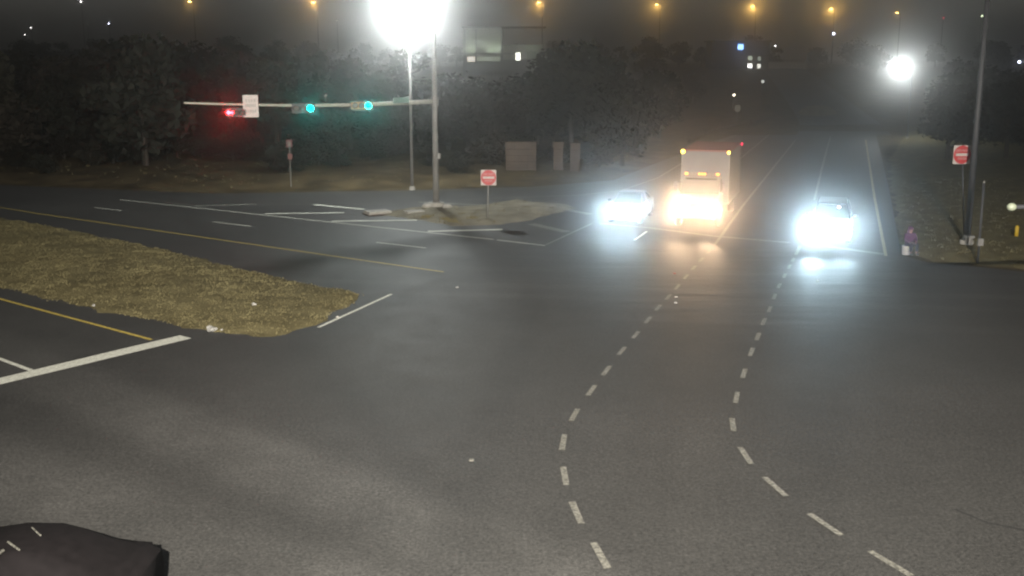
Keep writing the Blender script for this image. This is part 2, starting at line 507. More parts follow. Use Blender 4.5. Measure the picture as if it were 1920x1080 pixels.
def blades(name, regions, label=None):
    vs, fs = [], []
    for poly, zf, n, hmin, hmax, ylim in regions:
        xs = [q[0] for q in poly]; ys = [q[1] for q in poly]
        k = tries = 0
        while k < n and tries < n * 8:
            tries += 1
            x, y = random.uniform(max(min(xs), -55), min(max(xs), 45)), random.uniform(min(ys), min(max(ys), ylim))
            dens = .35 + .65 * (mnoise.noise(Vector((x * .35, y * .35, 9))) + .3)
            if random.random() > dens: continue
            if sdist(poly, x, y) < .08: continue
            k += 1
            z = zf(x, y)
            for _ in range(4):
                a = random.uniform(0, 6.28); h = random.uniform(hmin, hmax); w = .012 + .02 * random.random()
                bx, by = x + random.gauss(0, .07), y + random.gauss(0, .07)
                lx, ly = random.gauss(0, .45) * h, random.gauss(0, .45) * h
                o = len(vs)
                vs += [(bx - math.cos(a) * w, by - math.sin(a) * w, z - .02), (bx + math.cos(a) * w, by + math.sin(a) * w, z - .02), (bx + lx, by + ly, z + h)]
                fs.append((o, o + 1, o + 2))
    b_ = MB(); b_.add(vs, fs, M_BLADE)
    o = b_.build(name)
    return tag(o, label, None, None, 'stuff')
o = blades('dry_grass', [(med_poly, med_z, 14000, .015, .05, 60), (verge_poly, verge_z, 2500, .02, .08, 75), (back_poly, back_z, 500, .04, .15, 90), (isl_poly, isl_z, 120, .03, .1, 70)],
           'dry yellow brown grass covering the median and verges')
o['category'] = 'grass'

# ------------------------------------------------------------------ trees
def tree_mesh(seed, leaf, hh, rad, nclump, nleaf, ls):
    rnd = random.Random(seed)
    t = MB()
    th = hh * .45
    t.tube([(0, 0, -.4), (.05, .02, th * .5), (.12, -.05, th), (.2, .05, hh * .72)], [.22, .17, .13, .04], M_BARK, 7)
    cl = []
    for k in range(nclump):
        a = rnd.uniform(0, 6.28); r = rad * math.sqrt(rnd.random()) * .85
        zz = hh * rnd.uniform(.22, .92)
        r *= max(.25, 1 - abs(zz / hh - .5) * 1.3)
        cl.append((math.cos(a) * r, math.sin(a) * r, zz, rad * rnd.uniform(.22, .42)))
        if k % 3 == 0:
            t.tube([(.1, 0, th * rnd.uniform(.6, 1)), (math.cos(a) * r * .5, math.sin(a) * r * .5, (th + zz) / 2), (math.cos(a) * r, math.sin(a) * r, zz)], [.07, .045, .015], M_BARK, 5)
    c = MB(); vs, fs = [], []
    for k in range(nleaf):
        x, y, z, r = rnd.choice(cl)
        d = Vector((rnd.gauss(0, 1), rnd.gauss(0, 1), rnd.gauss(0, .8))).normalized() * r * rnd.uniform(.5, 1.1)
        p = Vector((x, y, z)) + d
        u = Vector((rnd.gauss(0, 1), rnd.gauss(0, 1), rnd.gauss(0, 1))).normalized(); w = u.orthogonal().normalized()
        s = ls * rnd.uniform(.6, 1.4)
        o = len(vs)
        vs += [p - u * s, p + w * s * .5, p + u * s, p - w * s * .5]; fs.append((o, o + 1, o + 2, o + 3))
    c.add(vs, fs, leaf)
    return t, c
PROTO = []
for i in range(6):
    t, c = tree_mesh(20 + i, M_LEAF[i % 3], 8.0, 3.2 + .3 * (i % 3), 20 + 2 * i, 1700, .30)
    PROTO.append((t, c))
pm = []
def make_tree(x, y, s, sz, rz, k, name, label, group):
    root = thing(name, label, 'tree' if name.endswith('tree') else 'shrub', (x, y, hgt(x, y) - .05), rz, group)
    root.scale = (s, s, sz)
    if k not in pmesh:
        t, c = PROTO[k]
        pmesh[k] = (t.build('trunk', root), c.build('crown', root))
    else:
        for src in pmesh[k]:
            o = src.copy(); COL.objects.link(o); o.parent = root
    return root
pmesh = {}
rt = random.Random(5)
def on_road(x, y):
    return sdist(outline, x, y) > -1.5 if y < 125 else False
n_t = 0
LB = 'dark leafy tree in the unlit belt behind the far road'
for i in range(46):
    u = -120 + i * 30 + rt.uniform(-14, 14)
    Y = rt.uniform(82, 118) if i % 2 else rt.uniform(92, 122)
    if u > 1180: Y = rt.uniform(112, 124)
    p = P(u, 300, Y)
    if on_road(p.x, p.y): continue
    vt = rt.uniform(70, 165)
    if 790 < u < 1060: vt = rt.uniform(124, 150)
    top = 8.5 + (105 - vt) / F * Y
    s = top / 8.2
    make_tree(p.x, p.y, s * rt.uniform(.95, 1.35), s, rt.uniform(0, 6.28), i % 6, 'leafy_tree', LB, 'trees of the dark belt behind the far road')
LR = 'dark scrubby tree on the slope right of the far road'
for i in range(14):
    u = 1775 + i * 16 + rt.uniform(-15, 15)
    Y = rt.uniform(84, 130)
    p = P(u, 300, Y)
    s = rt.uniform(.62, .95)
    make_tree(p.x, p.y, s * 1.2, s, rt.uniform(0, 6.28), (i + 2) % 6, 'scrubby_tree', LR, 'trees right of the far road')
LH = 'dim tree on the hillside below the far highway'
for i in range(72):
    u = rt.uniform(-60, 1980); Y = rt.uniform(160, 245) if i < 34 else rt.uniform(222, 258)
    if 1380 < u < 1640 and Y < 205: continue
    if 850 < u < 1030 and Y < 218: continue
    if 1325 < u < 1450 and Y < 235: continue
    p = P(u, 100, Y)
    s = rt.uniform(.5, .85)
    make_tree(p.x, p.y, s * 1.3, s, rt.uniform(0, 6.28), i % 6, 'hillside_tree', LH, 'trees on the hillside')
LS = 'low scrub bush on the far verge under the dark trees'
for i in range(26):
    u = -80 + i * 52 + rt.uniform(-20, 20); Y = rt.uniform(77, 90)
    if u > 1180: continue
    if 900 < u < 1110: Y = rt.uniform(82, 90)
    p = P(u, 300, Y)
    s = rt.uniform(.2, .36)
    make_tree(p.x, p.y, s * 1.6, s, rt.uniform(0, 6.28), (i + 1) % 6, 'scrub_bush', LS, 'bushes under the dark trees')
# weeds on the traffic island
for i, (u, v_) in enumerate(((800, 411), (838, 415), (872, 407), (884, 414), (852, 420))):
    p = G(u, v_); vs, fs = [], []
    for k in range(90):
        a = rt.uniform(0, 6.28); d = abs(rt.gauss(0, .28)); hh_ = rt.uniform(.05, .2); w_ = .015
        x, y = math.cos(a) * d, math.sin(a) * d * .6; o_ = len(vs)
        vs += [(x - w_, y, 0), (x + w_, y, 0), (x + rt.gauss(0, .07), y + rt.gauss(0, .07), hh_)]; fs.append((o_, o_ + 1, o_ + 2))
    b_ = MB(); b_.add(vs, fs, M_BLADE); w_o = b_.build('weed_clump', loc=(p.x, p.y, .1))
    tag(w_o, 'low dry weed clump on the traffic island around the signal pole', 'weed', 'weeds on the traffic island', 'stuff')

# ------------------------------------------------------------------ street lamps and signals
def street_lamp(label, base, head, I, col, pole_r=(.09, .06), mpole=M_GALV, size=170, group=None, arm_from=None, point=False, emit=None, rad=.16, name='street_lamp'):
    base, head = Vector(base), Vector(head)
    root = thing(name, label, 'street lamp', base, 0, group)
    h = head - base
    b_ = MB()
    top = Vector((arm_from[0] - base.x, arm_from[1] - base.y, h.z - .15)) if arm_from else Vector((0, 0, h.z - .12))
    b_.tube([(0, 0, 0), top], list(pole_r), mpole, 8); b_.build('pole', root, True)
    b_ = MB(); b_.tube([(0, 0, 0), (0, 0, .25)], [pole_r[0] * 2.2, pole_r[0] * 1.7], M_CONC, 8); b_.build('base', root)
    hd = Vector((h.x, h.y, 0))
    if hd.length > .2:
        b_ = MB(); b_.tube([top - Vector((0, 0, .5)), top + (hd - Vector((top.x, top.y, 0))) * .5 + Vector((0, 0, .05)), Vector((h.x, h.y, h.z + .1))], [.05, .04, .03], mpole, 6); b_.build('arm', root, True)
    b_ = MB(); b_.box((h.x, h.y, h.z + .12), (.34, .62, .12), M_DKPOLE, taper=.8); hdm = b_.build('lamp_head', root)
    b_ = MB(); b_.tube([(h.x, h.y, h.z + .055), (h.x, h.y, h.z + .0), (h.x, h.y, h.z - .05)], [rad, rad, rad * .55], emit, 10); b_.build('lens', hdm, True)
    if I:
        if point: lamp(root, (h.x, h.y, h.z - .3), 'POINT', I, col, .75)
        else: lamp(root, (h.x, h.y, h.z - .22), 'SPOT', I, col, .12, (0, 0, -1), size, .35)
    return root
E_LED = glow('led_lens', (.95, 1, 1), 260)
E_SOD = glow('sodium_lens', (1, .60, .16), 60)
LEDC = (.93, 1.0, .98)
base = G(773, 356)
head = P(766, 8, base.y - .4)
street_lamp('tall slim street lamp with a glaring white head behind the signal pole', base, head, 580, LEDC, (.10, .07), size=178, emit=E_LED, rad=.22, point=True)
p = P(1689, 123, 112)
street_lamp('street lamp with a glaring white head beside the far end of the road', (p.x + 1.6, 113, hgt(p.x, 113)), p, 150, LEDC, (.09, .06), M_DKPOLE, emit=E_LED, arm_from=(p.x + 1.6, 113), point=True)
# the near corner has a flood light on a pole behind the camera: it lights the crossing
fl = thing('flood_light', 'flood light on a pole of the near corner behind the camera', 'flood light', (2.5, -14, 0))
b_ = MB(); b_.tube([(0, 0, 0), (0, 0, 15.6)], [.16, .10], M_GALV, 10); b_.build('pole', fl, True)
b_ = MB(); b_.box((0, .25, 15.8), (.6, .5, .35), M_DKPOLE); fh = b_.build('lamp_head', fl)
b_ = MB(); b_.box((0, .51, 15.78), (.5, .02, .28), glow('flood_lens', (1, .95, .86), 30)); b_.build('lens', fh)
lamp(fl, (0, .62, 15.76), 'SPOT', 23500, (1, .94, .84), .2, (-3, 74, -14.6), 66, 1.0)

sod = [(355, 3, 16, 'first amber'), (587, 5, 65, 'second amber'), (1010, 5, 70, 'third amber'), (1231, 9, 70, 'fourth amber'), (1411, 12, 110, 'fifth and strongest amber'), (1558, 17, 105, 'sixth amber'), (1682, 24, 10, 'small last amber')]
for i, (u, v_, I, w) in enumerate(sod):
    Y = 250 + 6 * i
    p = P(u, v_, Y)
    street_lamp(w + ' street lamp from the left along the far highway', (p.x + .9, Y, hgt(p.x, Y)), p, I, (1, .56, .13), (.14, .09), M_DKPOLE, group='amber lamps of the far highway', emit=E_SOD, rad=.34, arm_from=(p.x + .9, Y), point=True)
E_SM = {k: glow('small_' + k, c, s) for k, c, s in (('white', (1, .97, .92), 10), ('dim', (.9, .9, .85), 1.2), ('blue', (.75, .78, 1), 14), ('red', (1, .05, .08), 2.2), ('green', (.85, 1, .65), 5), ('warm', (1, .86, .66), 8))}
small = [(152, 3, 'white', .2, 'pale lamp at the top edge left of the amber lamps'), (58, 52, 'white', .15, 'upper of two tiny white lamps at the far left'), (47, 65, 'white', .12, 'lower of two tiny white lamps at the far left'),
         (204, 44, 'blue', .16, 'bluish white lamp between the far left pair and the first amber lamp'), (164, 45, 'dim', .1, 'faint pale lamp just left of a bluish white lamp'), (632, 38, 'dim', .22, 'dull oval lamp below and right of the second amber lamp'),
         (1563, 63, 'blue', .28, 'bluish white lamp under the sixth amber lamp'), (1424, 81, 'dim', .18, 'faint pinkish lamp right of the blue sign'), (1454, 86, 'white', .17, 'small white lamp right of the blue sign and the faint lamp'),
         (1769, 34, 'red', .22, 'small dim red lamp high on the right'), (1841, 30, 'green', .22, 'small greenish lamp near the top of the tall right pole'), (1911, 116, 'blue', .24, 'violet white lamp at the right edge'),
         (1916, 172, 'white', .17, 'small round white lamp at the right edge lower down'), (1838, 179, 'white', .14, 'tiny white lamp behind the tall right pole'), (1376, 178, 'warm', .15, 'small warm lamp above a pale square sign'), (1430, 153, 'dim', .2, 'dull greenish globe lamp below the lit windows')]
for (u, v_, k, r_, lab) in small:
    Y = 262 if v_ < 90 else (200 if v_ < 140 else 158)
    p = P(u, v_, Y)
    zz = hgt(p.x, Y)
    if p.z < zz + .5:
        zz = p.z - 2.5
    root = thing('distant_lamp', lab, 'lamp', (p.x, Y, zz))
    b_ = MB(); b_.tube([(0, .15, -.2), (0, .15, p.z - zz)], [.08, .05], M_DKPOLE, 6); b_.build('pole', root)
    b_ = MB(); b_.box((0, .12, p.z - zz + r_ + .06), (r_ * 2, .5, .1), M_DKPOLE); b_.build('lamp_head', root)
    b_ = MB(); b_.ball((0, -.1, p.z - zz), (r_ * 1.15, r_ * .8, r_), E_SM[k], 8, 5); b_.build('lens', root, True)

# signal mast with its long arm
mb = G(818, 391)
mz = P(818, 190, mb.y).z
tipY = mb.y - 9.8
tip = P(345, 193, tipY)
mast = thing('signal_mast', 'thick galvanised signal pole on the traffic island with a long arm reaching left', 'signal mast', mb)
b_ = MB(); b_.tube([(0, 0, .1), (0, 0, 5), (0, 0, P(818, 62, mb.y).z)], [.19, .16, .12], M_GALV, 12); b_.build('pole', mast, True)
b_ = MB(); b_.tube([(0, 0, .0), (0, 0, .35)], [.46, .46], M_CONC, 12); b_.box((0, 0, .38), (.5, .5, .05), M_GALV); b_.build('base', mast)
def armpt(u):                                        # the point of the arm seen at column u
    best = min((abs((lambda q: 960 + q.x / (q.y * CP - (q.z - HCAM) * SP) * F)(A0.lerp(tip, t / 400)) - u), t) for t in range(401))
    return A0.lerp(tip, best[1] / 400)
A0 = Vector((mb.x, mb.y, mz))
pts = [A0.lerp(tip, t) - mb + Vector((0, 0, -.28 * math.sin(math.pi * t) * .6)) for t in [i / 8 for i in range(9)]]
b_ = MB(); b_.tube(pts, [.13 - .085 * i / 8 for i in range(9)], M_ARM, 10); b_.build('arm', mast, True)
b_ = MB(); b_.tube([(0, 0, mz - .25), (0, 0, mz + .25)], [.24, .24], M_GALV, 12); b_.build('arm_collar', mast)
b_ = MB(); q = Vector((.21, -.1, 3.0)); b_.box(q, (.16, .2, .32), M_GALV); b_.build('push_button_box', mast)

E_RED = glow('signal_red', (1, .01, .015), 110)
E_GRN = glow('signal_green', (0, 1, .84), 50)
def signal(label, u, v, lit, body, sc=1.0):
    c0 = armpt(u); p = P(u, v, c0.y - .60)
    ang = math.atan2(p.x, p.y)
    root = thing('traffic_signal', label, 'traffic signal', p, -ang * .6, 'signals on the mast arm')
    w, h = 1.08 * sc, .36 * sc
    b_ = MB(); b_.box((0, .1, 0), (w, .2, h), body); b_.build('housing', root)
    b_ = MB(); b_.box((0, .03, 0), (w + .08, .012, h + .14), M_BLACK); b_.build('backplate', root)
    for k, nm in enumerate(('red', 'amber', 'green')):
        x = (k - 1) * .35 * sc
        on = nm == lit
        m = (E_RED if nm == 'red' else E_GRN) if on else M_DARKPL
        b_ = MB(); b_.tube([(x, -.012, 0), (x, -.035, 0)], [.15 * sc, .13 * sc], m, 16); ln = b_.build('lens', root)
        if on: tag(ln, 'lit %s lens' % nm)
        if on and nm == 'red':
            ln.data.materials[0] = M_DARKPL
            b_ = MB(); b_.box((x + .03, -.045, 0), (.26, .012, .10), m); b_.build('arrow_shaft', ln)
            b_ = MB(); b_.add([(x - .20, -.054, 0), (x - .04, -.054, .13), (x - .04, -.054, -.13)], [(0, 1, 2)], m); b_.add([(x + .19, -.054, 0), (x + .09, -.054, .11), (x + .09, -.054, -.11)], [(0, 1, 2)], m); b_.build('arrow_head', ln)
        r_ = .165 * sc; vs, fs = [], []
        for j in range(13):
            a = R(-30 + 240 * j / 12)
            for yy, rr in ((-.005, r_), (-.25, r_ * .97)): vs.append((x + rr * math.cos(a), yy, rr * math.sin(a)))
        for j in range(12): fs.append((2 * j, 2 * j + 1, 2 * j + 3, 2 * j + 2))
        b_ = MB(); b_.add(vs, fs, M_BLACK); b_.build('visor', ln)
    b_ = MB(); b_.tube([(0, .2, .0), (0, .62, .05)], .03, M_GALV, 6); b_.build('bracket', root)
    return root
s1 = signal('horizontal traffic signal at the end of the arm with its red light on', 432 + 11, 211, 'red', M_BLACK, .82)
s2 = signal('horizontal traffic signal in the middle of the arm with its green light on, black housing', 583 - 14, 203, 'green', M_BLACK)
s3 = signal('horizontal traffic signal nearest the pole with green light on, yellow housing', 692 - 14, 198, 'green', M_SIGYEL)
# white regulatory plate on the arm
c = armpt(470); p = P(470, 199, c.y - 1.0)
root = thing('arm_sign', 'white upright regulatory plate on the arm beside the red signal', 'sign', p, .12)
b_ = MB(); b_.box((0, 0, 0), (.72, .02, 1.06), M_SIGNW); b_.build('plate', root)
M_MARK = mat('sign_grey', (.30, .30, .28), .6, var=.2)
b_ = MB()
for r0, (z, n_) in enumerate(((.26, 4), (.02, 6), (-.24, 5))):
    for k in range(n_): b_.box((-.26 + .52 * (k + .5) / n_, -.013, z), (.05, .004, .14), M_MARK)
tag(b_.build('lettering', root), kind='stuff')
b_ = MB(); b_.tube([(0, .02, 0), (0, 1.0, 0)], .03, M_GALV, 6); b_.build('bracket', root)
# dark street name plate on the arm
c = armpt(752); p = P(752, 188, c.y - .62)
root = thing('street_name_sign', 'dark green street name plate on the arm close to the pole', 'sign', p, .1)
b_ = MB(); b_.box((0, 0, 0), (.86, .02, .30), M_SIGNG); b_.build('plate', root)
b_ = MB(); b_.tube([(0, .02, 0), (0, .62, 0)], .025, M_GALV, 6); b_.build('bracket', root)
c = armpt(611)
root = thing('detector_camera', 'small pale detector camera on top of the signal arm between the two green signals', 'camera', c)
b_ = MB(); b_.tube([(0, 0, 0), (0, 0, .3)], .025, M_GALV, 6); b_.build('bracket', root)
b_ = MB(); b_.tube([(0, -.16, .31), (0, .16, .34)], .06, M_SIGNW, 8); b_.build('body', root)

# DO NOT ENTER signs
def text_mesh(txt, size, m, parent, loc):
    cu = bpy.data.curves.new('lettering', 'FONT'); cu.body = txt; cu.size = size; cu.align_x = 'CENTER'; cu.align_y = 'CENTER'; cu.extrude = .001
    to = bpy.data.objects.new('tmp', cu); COL.objects.link(to)
    bpy.context.view_layer.update()
    me = bpy.data.meshes.new_from_object(to.evaluated_get(bpy.context.evaluated_depsgraph_get()))
    bpy.data.objects.remove(to)
    me.materials.clear(); me.materials.append(m)
    o = bpy.data.objects.new('lettering', me); COL.objects.link(o); o.parent = parent; o['kind'] = 'stuff'
    o.rotation_euler = (R(90), 0, 0); o.location = loc
    return o
def dne(label, base, p, size, rz, post_m):
    root = thing('do_not_enter_sign', label, 'sign', base, 0)
    h = p - base
    b_ = MB(); b_.tube([(0, 0, 0), (h.x, .05, h.z + size / 2)], .035, post_m, 8); b_.build('post', root, True)
    pl_ = MB(); pl_.box((0, 0, 0), (size, .012, size), M_SIGNW); plate = pl_.build('plate', root, loc=(h.x, h.y, h.z)); plate.rotation_euler = (0, 0, rz)
    b_ = MB(); b_.tube([(0, -.006, 0), (0, -.010, 0)], size * .49, M_SIGNR, 28); b_.build('red_disc', plate)
    b_ = MB(); b_.box((0, -.012, 0), (size * .74, .005, size * .15), M_SIGNW); b_.build('white_bar', plate)
    text_mesh('DO NOT', size * .17, M_SIGNW, plate, (0, -.0125, size * .22))
    text_mesh('ENTER', size * .17, M_SIGNW, plate, (0, -.0125, -size * .22))
b0 = G(914, 416); dne('red and white do not enter sign standing on the traffic island', b0, P(916, 333, b0.y - .06), .80, -.05, M_GALV)
tb = G(1812, 462)
b0 = G(1808, 452); dne('red and white do not enter sign on the right verge next to the tall pole', b0, P(1804, 290, b0.y - .06), .86, .12, M_DKPOLE)
# tall pole, right
root = thing('utility_pole', 'very tall dim pole on the right verge rising out of the picture', 'pole', tb)
tp = P(1855, -40, tb.y) - tb
b_ = MB(); b_.tube([(0, 0, 0), tp], [.15, .10], M_DKPOLE, 10); b_.build('shaft', root, True)
b_ = MB(); b_.tube([(0, 0, 0), (0, 0, .3)], .3, M_CONC, 10); b_.build('base', root)
b_ = MB(); b_.tube([(-.05, -.3, .0), (-.05, -.3, .45)], [.18, .16], M_GALV, 8); b_.box((-.05, -.3, .5), (.4, .3, .1), M_GALV); b_.build('cabinet', root)
b0 = G(1833, 493)
root = thing('marker_post', 'slim pale post standing in front of the tall pole at the right corner', 'post', b0)
tp = P(1845, 343, b0.y) - b0
b_ = MB(); b_.tube([(0, 0, 0), tp], .05, M_DKPOLE, 8); b_.build('shaft', root, True)
b_ = MB(); b_.tube([tp, tp + Vector((0, 0, .1))], [.07, .02], M_GALV, 8); b_.build('cap', root)
b_ = MB(); b_.box((.0, -.08, .9), (.22, .1, .3), M_GALV); b_.build('push_button_box', root)
# end of the near mast arm, right edge
p = P(1897, 388, 26)
root = thing('arm_end', 'grey mast arm with a pale round end piece entering from the right edge', 'mast arm', (p.x + 8, 26.4, 0))
L = Vector((-8, -.4, p.z))
b_ = MB(); b_.tube([(0, 0, 0), (0, 0, p.z + .7)], [.19, .14], M_GALV, 10); b_.build('pole', root, True)
b_ = MB(); b_.tube([L + Vector((.08, 0, 0)), (0, 0, p.z + .1)], [.055, .12], M_DKPOLE, 10); b_.build('arm', root, True)
b_ = MB(); b_.ball(L, (.12, .10, .10), mat('pale_green_plastic', (.30, .33, .24), .4, var=.05), 12, 8); b_.build('end_cap', root, True)
# little yellow marker
b0 = G(1905, 449)
root = thing('yellow_marker', 'short yellow marker post on the right verge below the grey arm', 'marker post', b0)
b_ = MB(); b_.tube([(0, 0, 0), (0, 0, .62), (0, 0, .68)], [.09, .09, .03], mat('yellow_plastic', (.62, .42, .03), .5), 8); b_.build('body', root, True)
b_ = MB(); b_.tube([(0, 0, -.02), (0, 0, .05)], .17, M_BLACK, 10); b_.build('foot', root)
# faint little sign at the left under the signals
b0 = G(546, 352); p = P(541, 269, b0.y)
root = thing('small_red_sign', 'faint small reddish sign on a thin post below the middle signal', 'sign', b0)
b_ = MB(); b_.tube([(0, 0, 0), (0, 0, p.z + .2)], .03, M_GALV, 6); b_.build('post', root)
b_ = MB(); b_.box((p.x - b0.x + .05, -.05, p.z), (.42, .02, .5), M_DKRED); b_.box((p.x - b0.x + .05, -.062, p.z - .02), (.2, .006, .3), M_FAINT); b_.build('plate', root)
b_ = MB(); b_.box((.02, -.05, p.z - .85), (.3, .02, .36), mat('brown_plate', (.20, .08, .07), .6)); b_.build('lower_plate', root)

# ------------------------------------------------------------------ stone pillars, buildings
def pillar(label, u0, u1, v0, v1, Y, group=None, cap=True):
    a, b, t = P(u0, v1, Y), P(u1, v1, Y), P(u0, v0, Y)
    w = b.x - a.x; h = t.z
    root = thing('stone_pillar' if w < 1.4 else 'stone_wall', label, 'pillar' if w < 1.4 else 'wall', ((a.x + b.x) / 2, Y, 0), -.1, group)
    n_ = 5
    for k in range(n_):
        b_ = MB(); b_.box((random.uniform(-.015, .015), random.uniform(-.015, .015), h * (k + .5) / n_), (w * random.uniform(.96, 1.0), .6, h / n_ - .015), M_STONE); b_.build('stone_course', root)
    b_ = MB(); b_.box((0, 0, h + .05), (w + .04, .64, .1), M_STONE); b_.build('cap', root)
pillar('pale stone pillar, narrower left one of the pair behind the island sign', 1038, 1056, 268, 322, 79)
pillar('pale stone pillar, right one of the pair, nearer the silver car', 1069, 1087, 270, 324, 79)
pillar('broad low pale stone wall left of the two stone pillars', 948, 1006, 268, 326, 79)

def building_a():
    Y = 214
    a, b = P(868, 120, Y), P(1022, 120, Y)
    root = thing('hillside_building', 'long pale building on the hill above the trees with a lit lower strip', 'building', (a.x, Y, 0))
    W = b.x - a.x; X = lambda u: (u - 868) / 154 * W; Z = lambda v: P(900, v, Y).z
    gz = hgt(a.x, Y)
    b_ = MB(); b_.box((W * .235, 3, (Z(106) + Z(52)) / 2), (W * .47, 6, Z(52) - Z(106)), M_WALL); b_.build('wall', root)
    b_ = MB(); b_.box((W * .5, 3.2, (Z(98) + gz - 1) / 2), (W, 5, Z(98) - gz + 1), M_DKWALL); b_.build('base_wall', root)
    b_ = MB(); b_.box((W * .74, 3.1, (Z(112) + Z(84)) / 2), (W * .50, 5.4, Z(84) - Z(112)), M_WALL); b_.build('wall', root)
    b_ = MB(); b_.box((W * .3, -.1, (Z(99) + Z(102)) / 2), (W * .66, 1.4, Z(99) - Z(102)), M_ROOF); b_.build('canopy', root)
    b_ = MB(); b_.box((W * .5, 3, Z(51)), (W * 1.02, 6.4, .25), M_ROOF); b_.build('roof', root)
    for (u0, u1, v0, v1, s, c) in ((876, 891, 103, 116, 1.3, (1, .93, .78)), (894, 938, 104, 115, .32, (.88, 1, .72)), (967, 976, 99, 113, 4, (1, .98, .85)), (986, 1005, 96, 111, .10, (.8, 1, .7))):
        b_ = MB(); b_.box(((X(u0) + X(u1)) / 2, .08 + (.25 if u0 > 960 else 0), (Z(v0) + Z(v1)) / 2), (X(u1) - X(u0), .1 if u0 < 960 else .12, Z(v0) - Z(v1)), glow('lit_window', c, s)); f_ = b_.build('window', root)
        b_ = MB(); b_.box(((X(u0) + X(u1)) / 2, .0, Z(v1) - .05), (X(u1) - X(u0), .2, .08), M_ROOF); b_.build('sill', f_)
    for u in (885, 925, 996):
        z_ = Z(99) if u < 960 else Z(96)
        b_ = MB(); b_.box((X(u), -1.9, z_), (.3, .3, .2), M_ROOF); b_.tube([(X(u), 0, z_), (X(u), -1.9, z_)], .05, M_ROOF, 5); b_.build('wall_lamp', root)
        lamp(root, (X(u), -1.9, z_ + .25), 'SPOT', 30 if u < 960 else 9, (.85, 1, .8), .1, (0, .8, .45), 120, .6)
    for u in (872, 893, 941):
        b_ = MB(); b_.box((X(u), -.6, (Z(55) + gz) / 2 - .5), (.28, .28, Z(55) - gz + 1), M_ROOF); b_.build('post', root)
building_a()
def building_b():
    Y = 226
    a, b = P(1335, 120, Y), P(1442, 120, Y)
    W = b.x - a.x; X = lambda u: (u - 1335) / 107 * W; Z = lambda v: P(1390, v, Y).z
    root = thing('far_building', 'dark building on the hill with a blue sign and four lit windows', 'building', (a.x, Y, 0))
    gz = hgt(a.x, Y) - 1
    b_ = MB(); b_.box((W / 2, 4, (Z(78) + gz) / 2), (W, 7, Z(78) - gz), M_DKWALL); b_.build('wall', root)
    b_ = MB(); b_.box((W / 2, 4, Z(77)), (W + .8, 7.8, .25), M_ROOF); b_.build('roof', root)
    for (u, v, s, c, hw) in ((1407, 109, .75, (.92, 1, .78), 4), (1424, 110, .45, (.85, .95, .78), 3), (1407, 123.5, 5, (1, .98, .92), 4), (1424, 124, 2.2, (1, .98, .88), 3)):
        b_ = MB(); b_.box((X(u), .44, Z(v)), (hw * 2 / 107 * W, .1, .85), glow('lit_window', c, s)); f_ = b_.build('window', root)
        b_ = MB(); b_.box((X(u), .40, Z(v) - .5), (hw * 2 / 107 * W + .2, .2, .1), M_ROOF); b_.build('sill', f_)
    b_ = MB(); b_.box((X(1388), .4, Z(88)), (1.05, .2, 1.05), glow('blue_sign', (.22, .45, 1), 7)); tag(b_.build('sign_panel', root), 'lit square blue sign')
building_b()
p = P(1383, 203, 140)
root = thing('square_sign', 'pale square sign under the small warm lamp left of the far road', 'sign', (p.x, 140, hgt(p.x, 140) - .2))
b_ = MB(); b_.tube([(0, .05, -.2), (0, .05, p.z - root.location.z)], .05, M_DKPOLE, 6); b_.build('post', root)
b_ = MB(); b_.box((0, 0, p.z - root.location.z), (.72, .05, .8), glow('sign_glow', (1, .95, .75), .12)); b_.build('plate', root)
a, b = P(1436, 121, 232), P(1512, 118, 232)
root = thing('hillside_wall', 'long low pale wall on the hill right of the lit windows', 'wall', (a.x, 232, hgt(a.x, 232) - .8))
b_ = MB(); b_.box(((b.x - a.x) / 2, 0, (a.z - root.location.z) / 2 + .2), (b.x - a.x, .4, a.z - root.location.z + .4), M_CONC); b_.build('wall_face', root)
b_ = MB(); b_.box(((b.x - a.x) / 2, 0, a.z - root.location.z + .5), (b.x - a.x + .2, .5, .12), M_CONC); b_.build('coping', root)

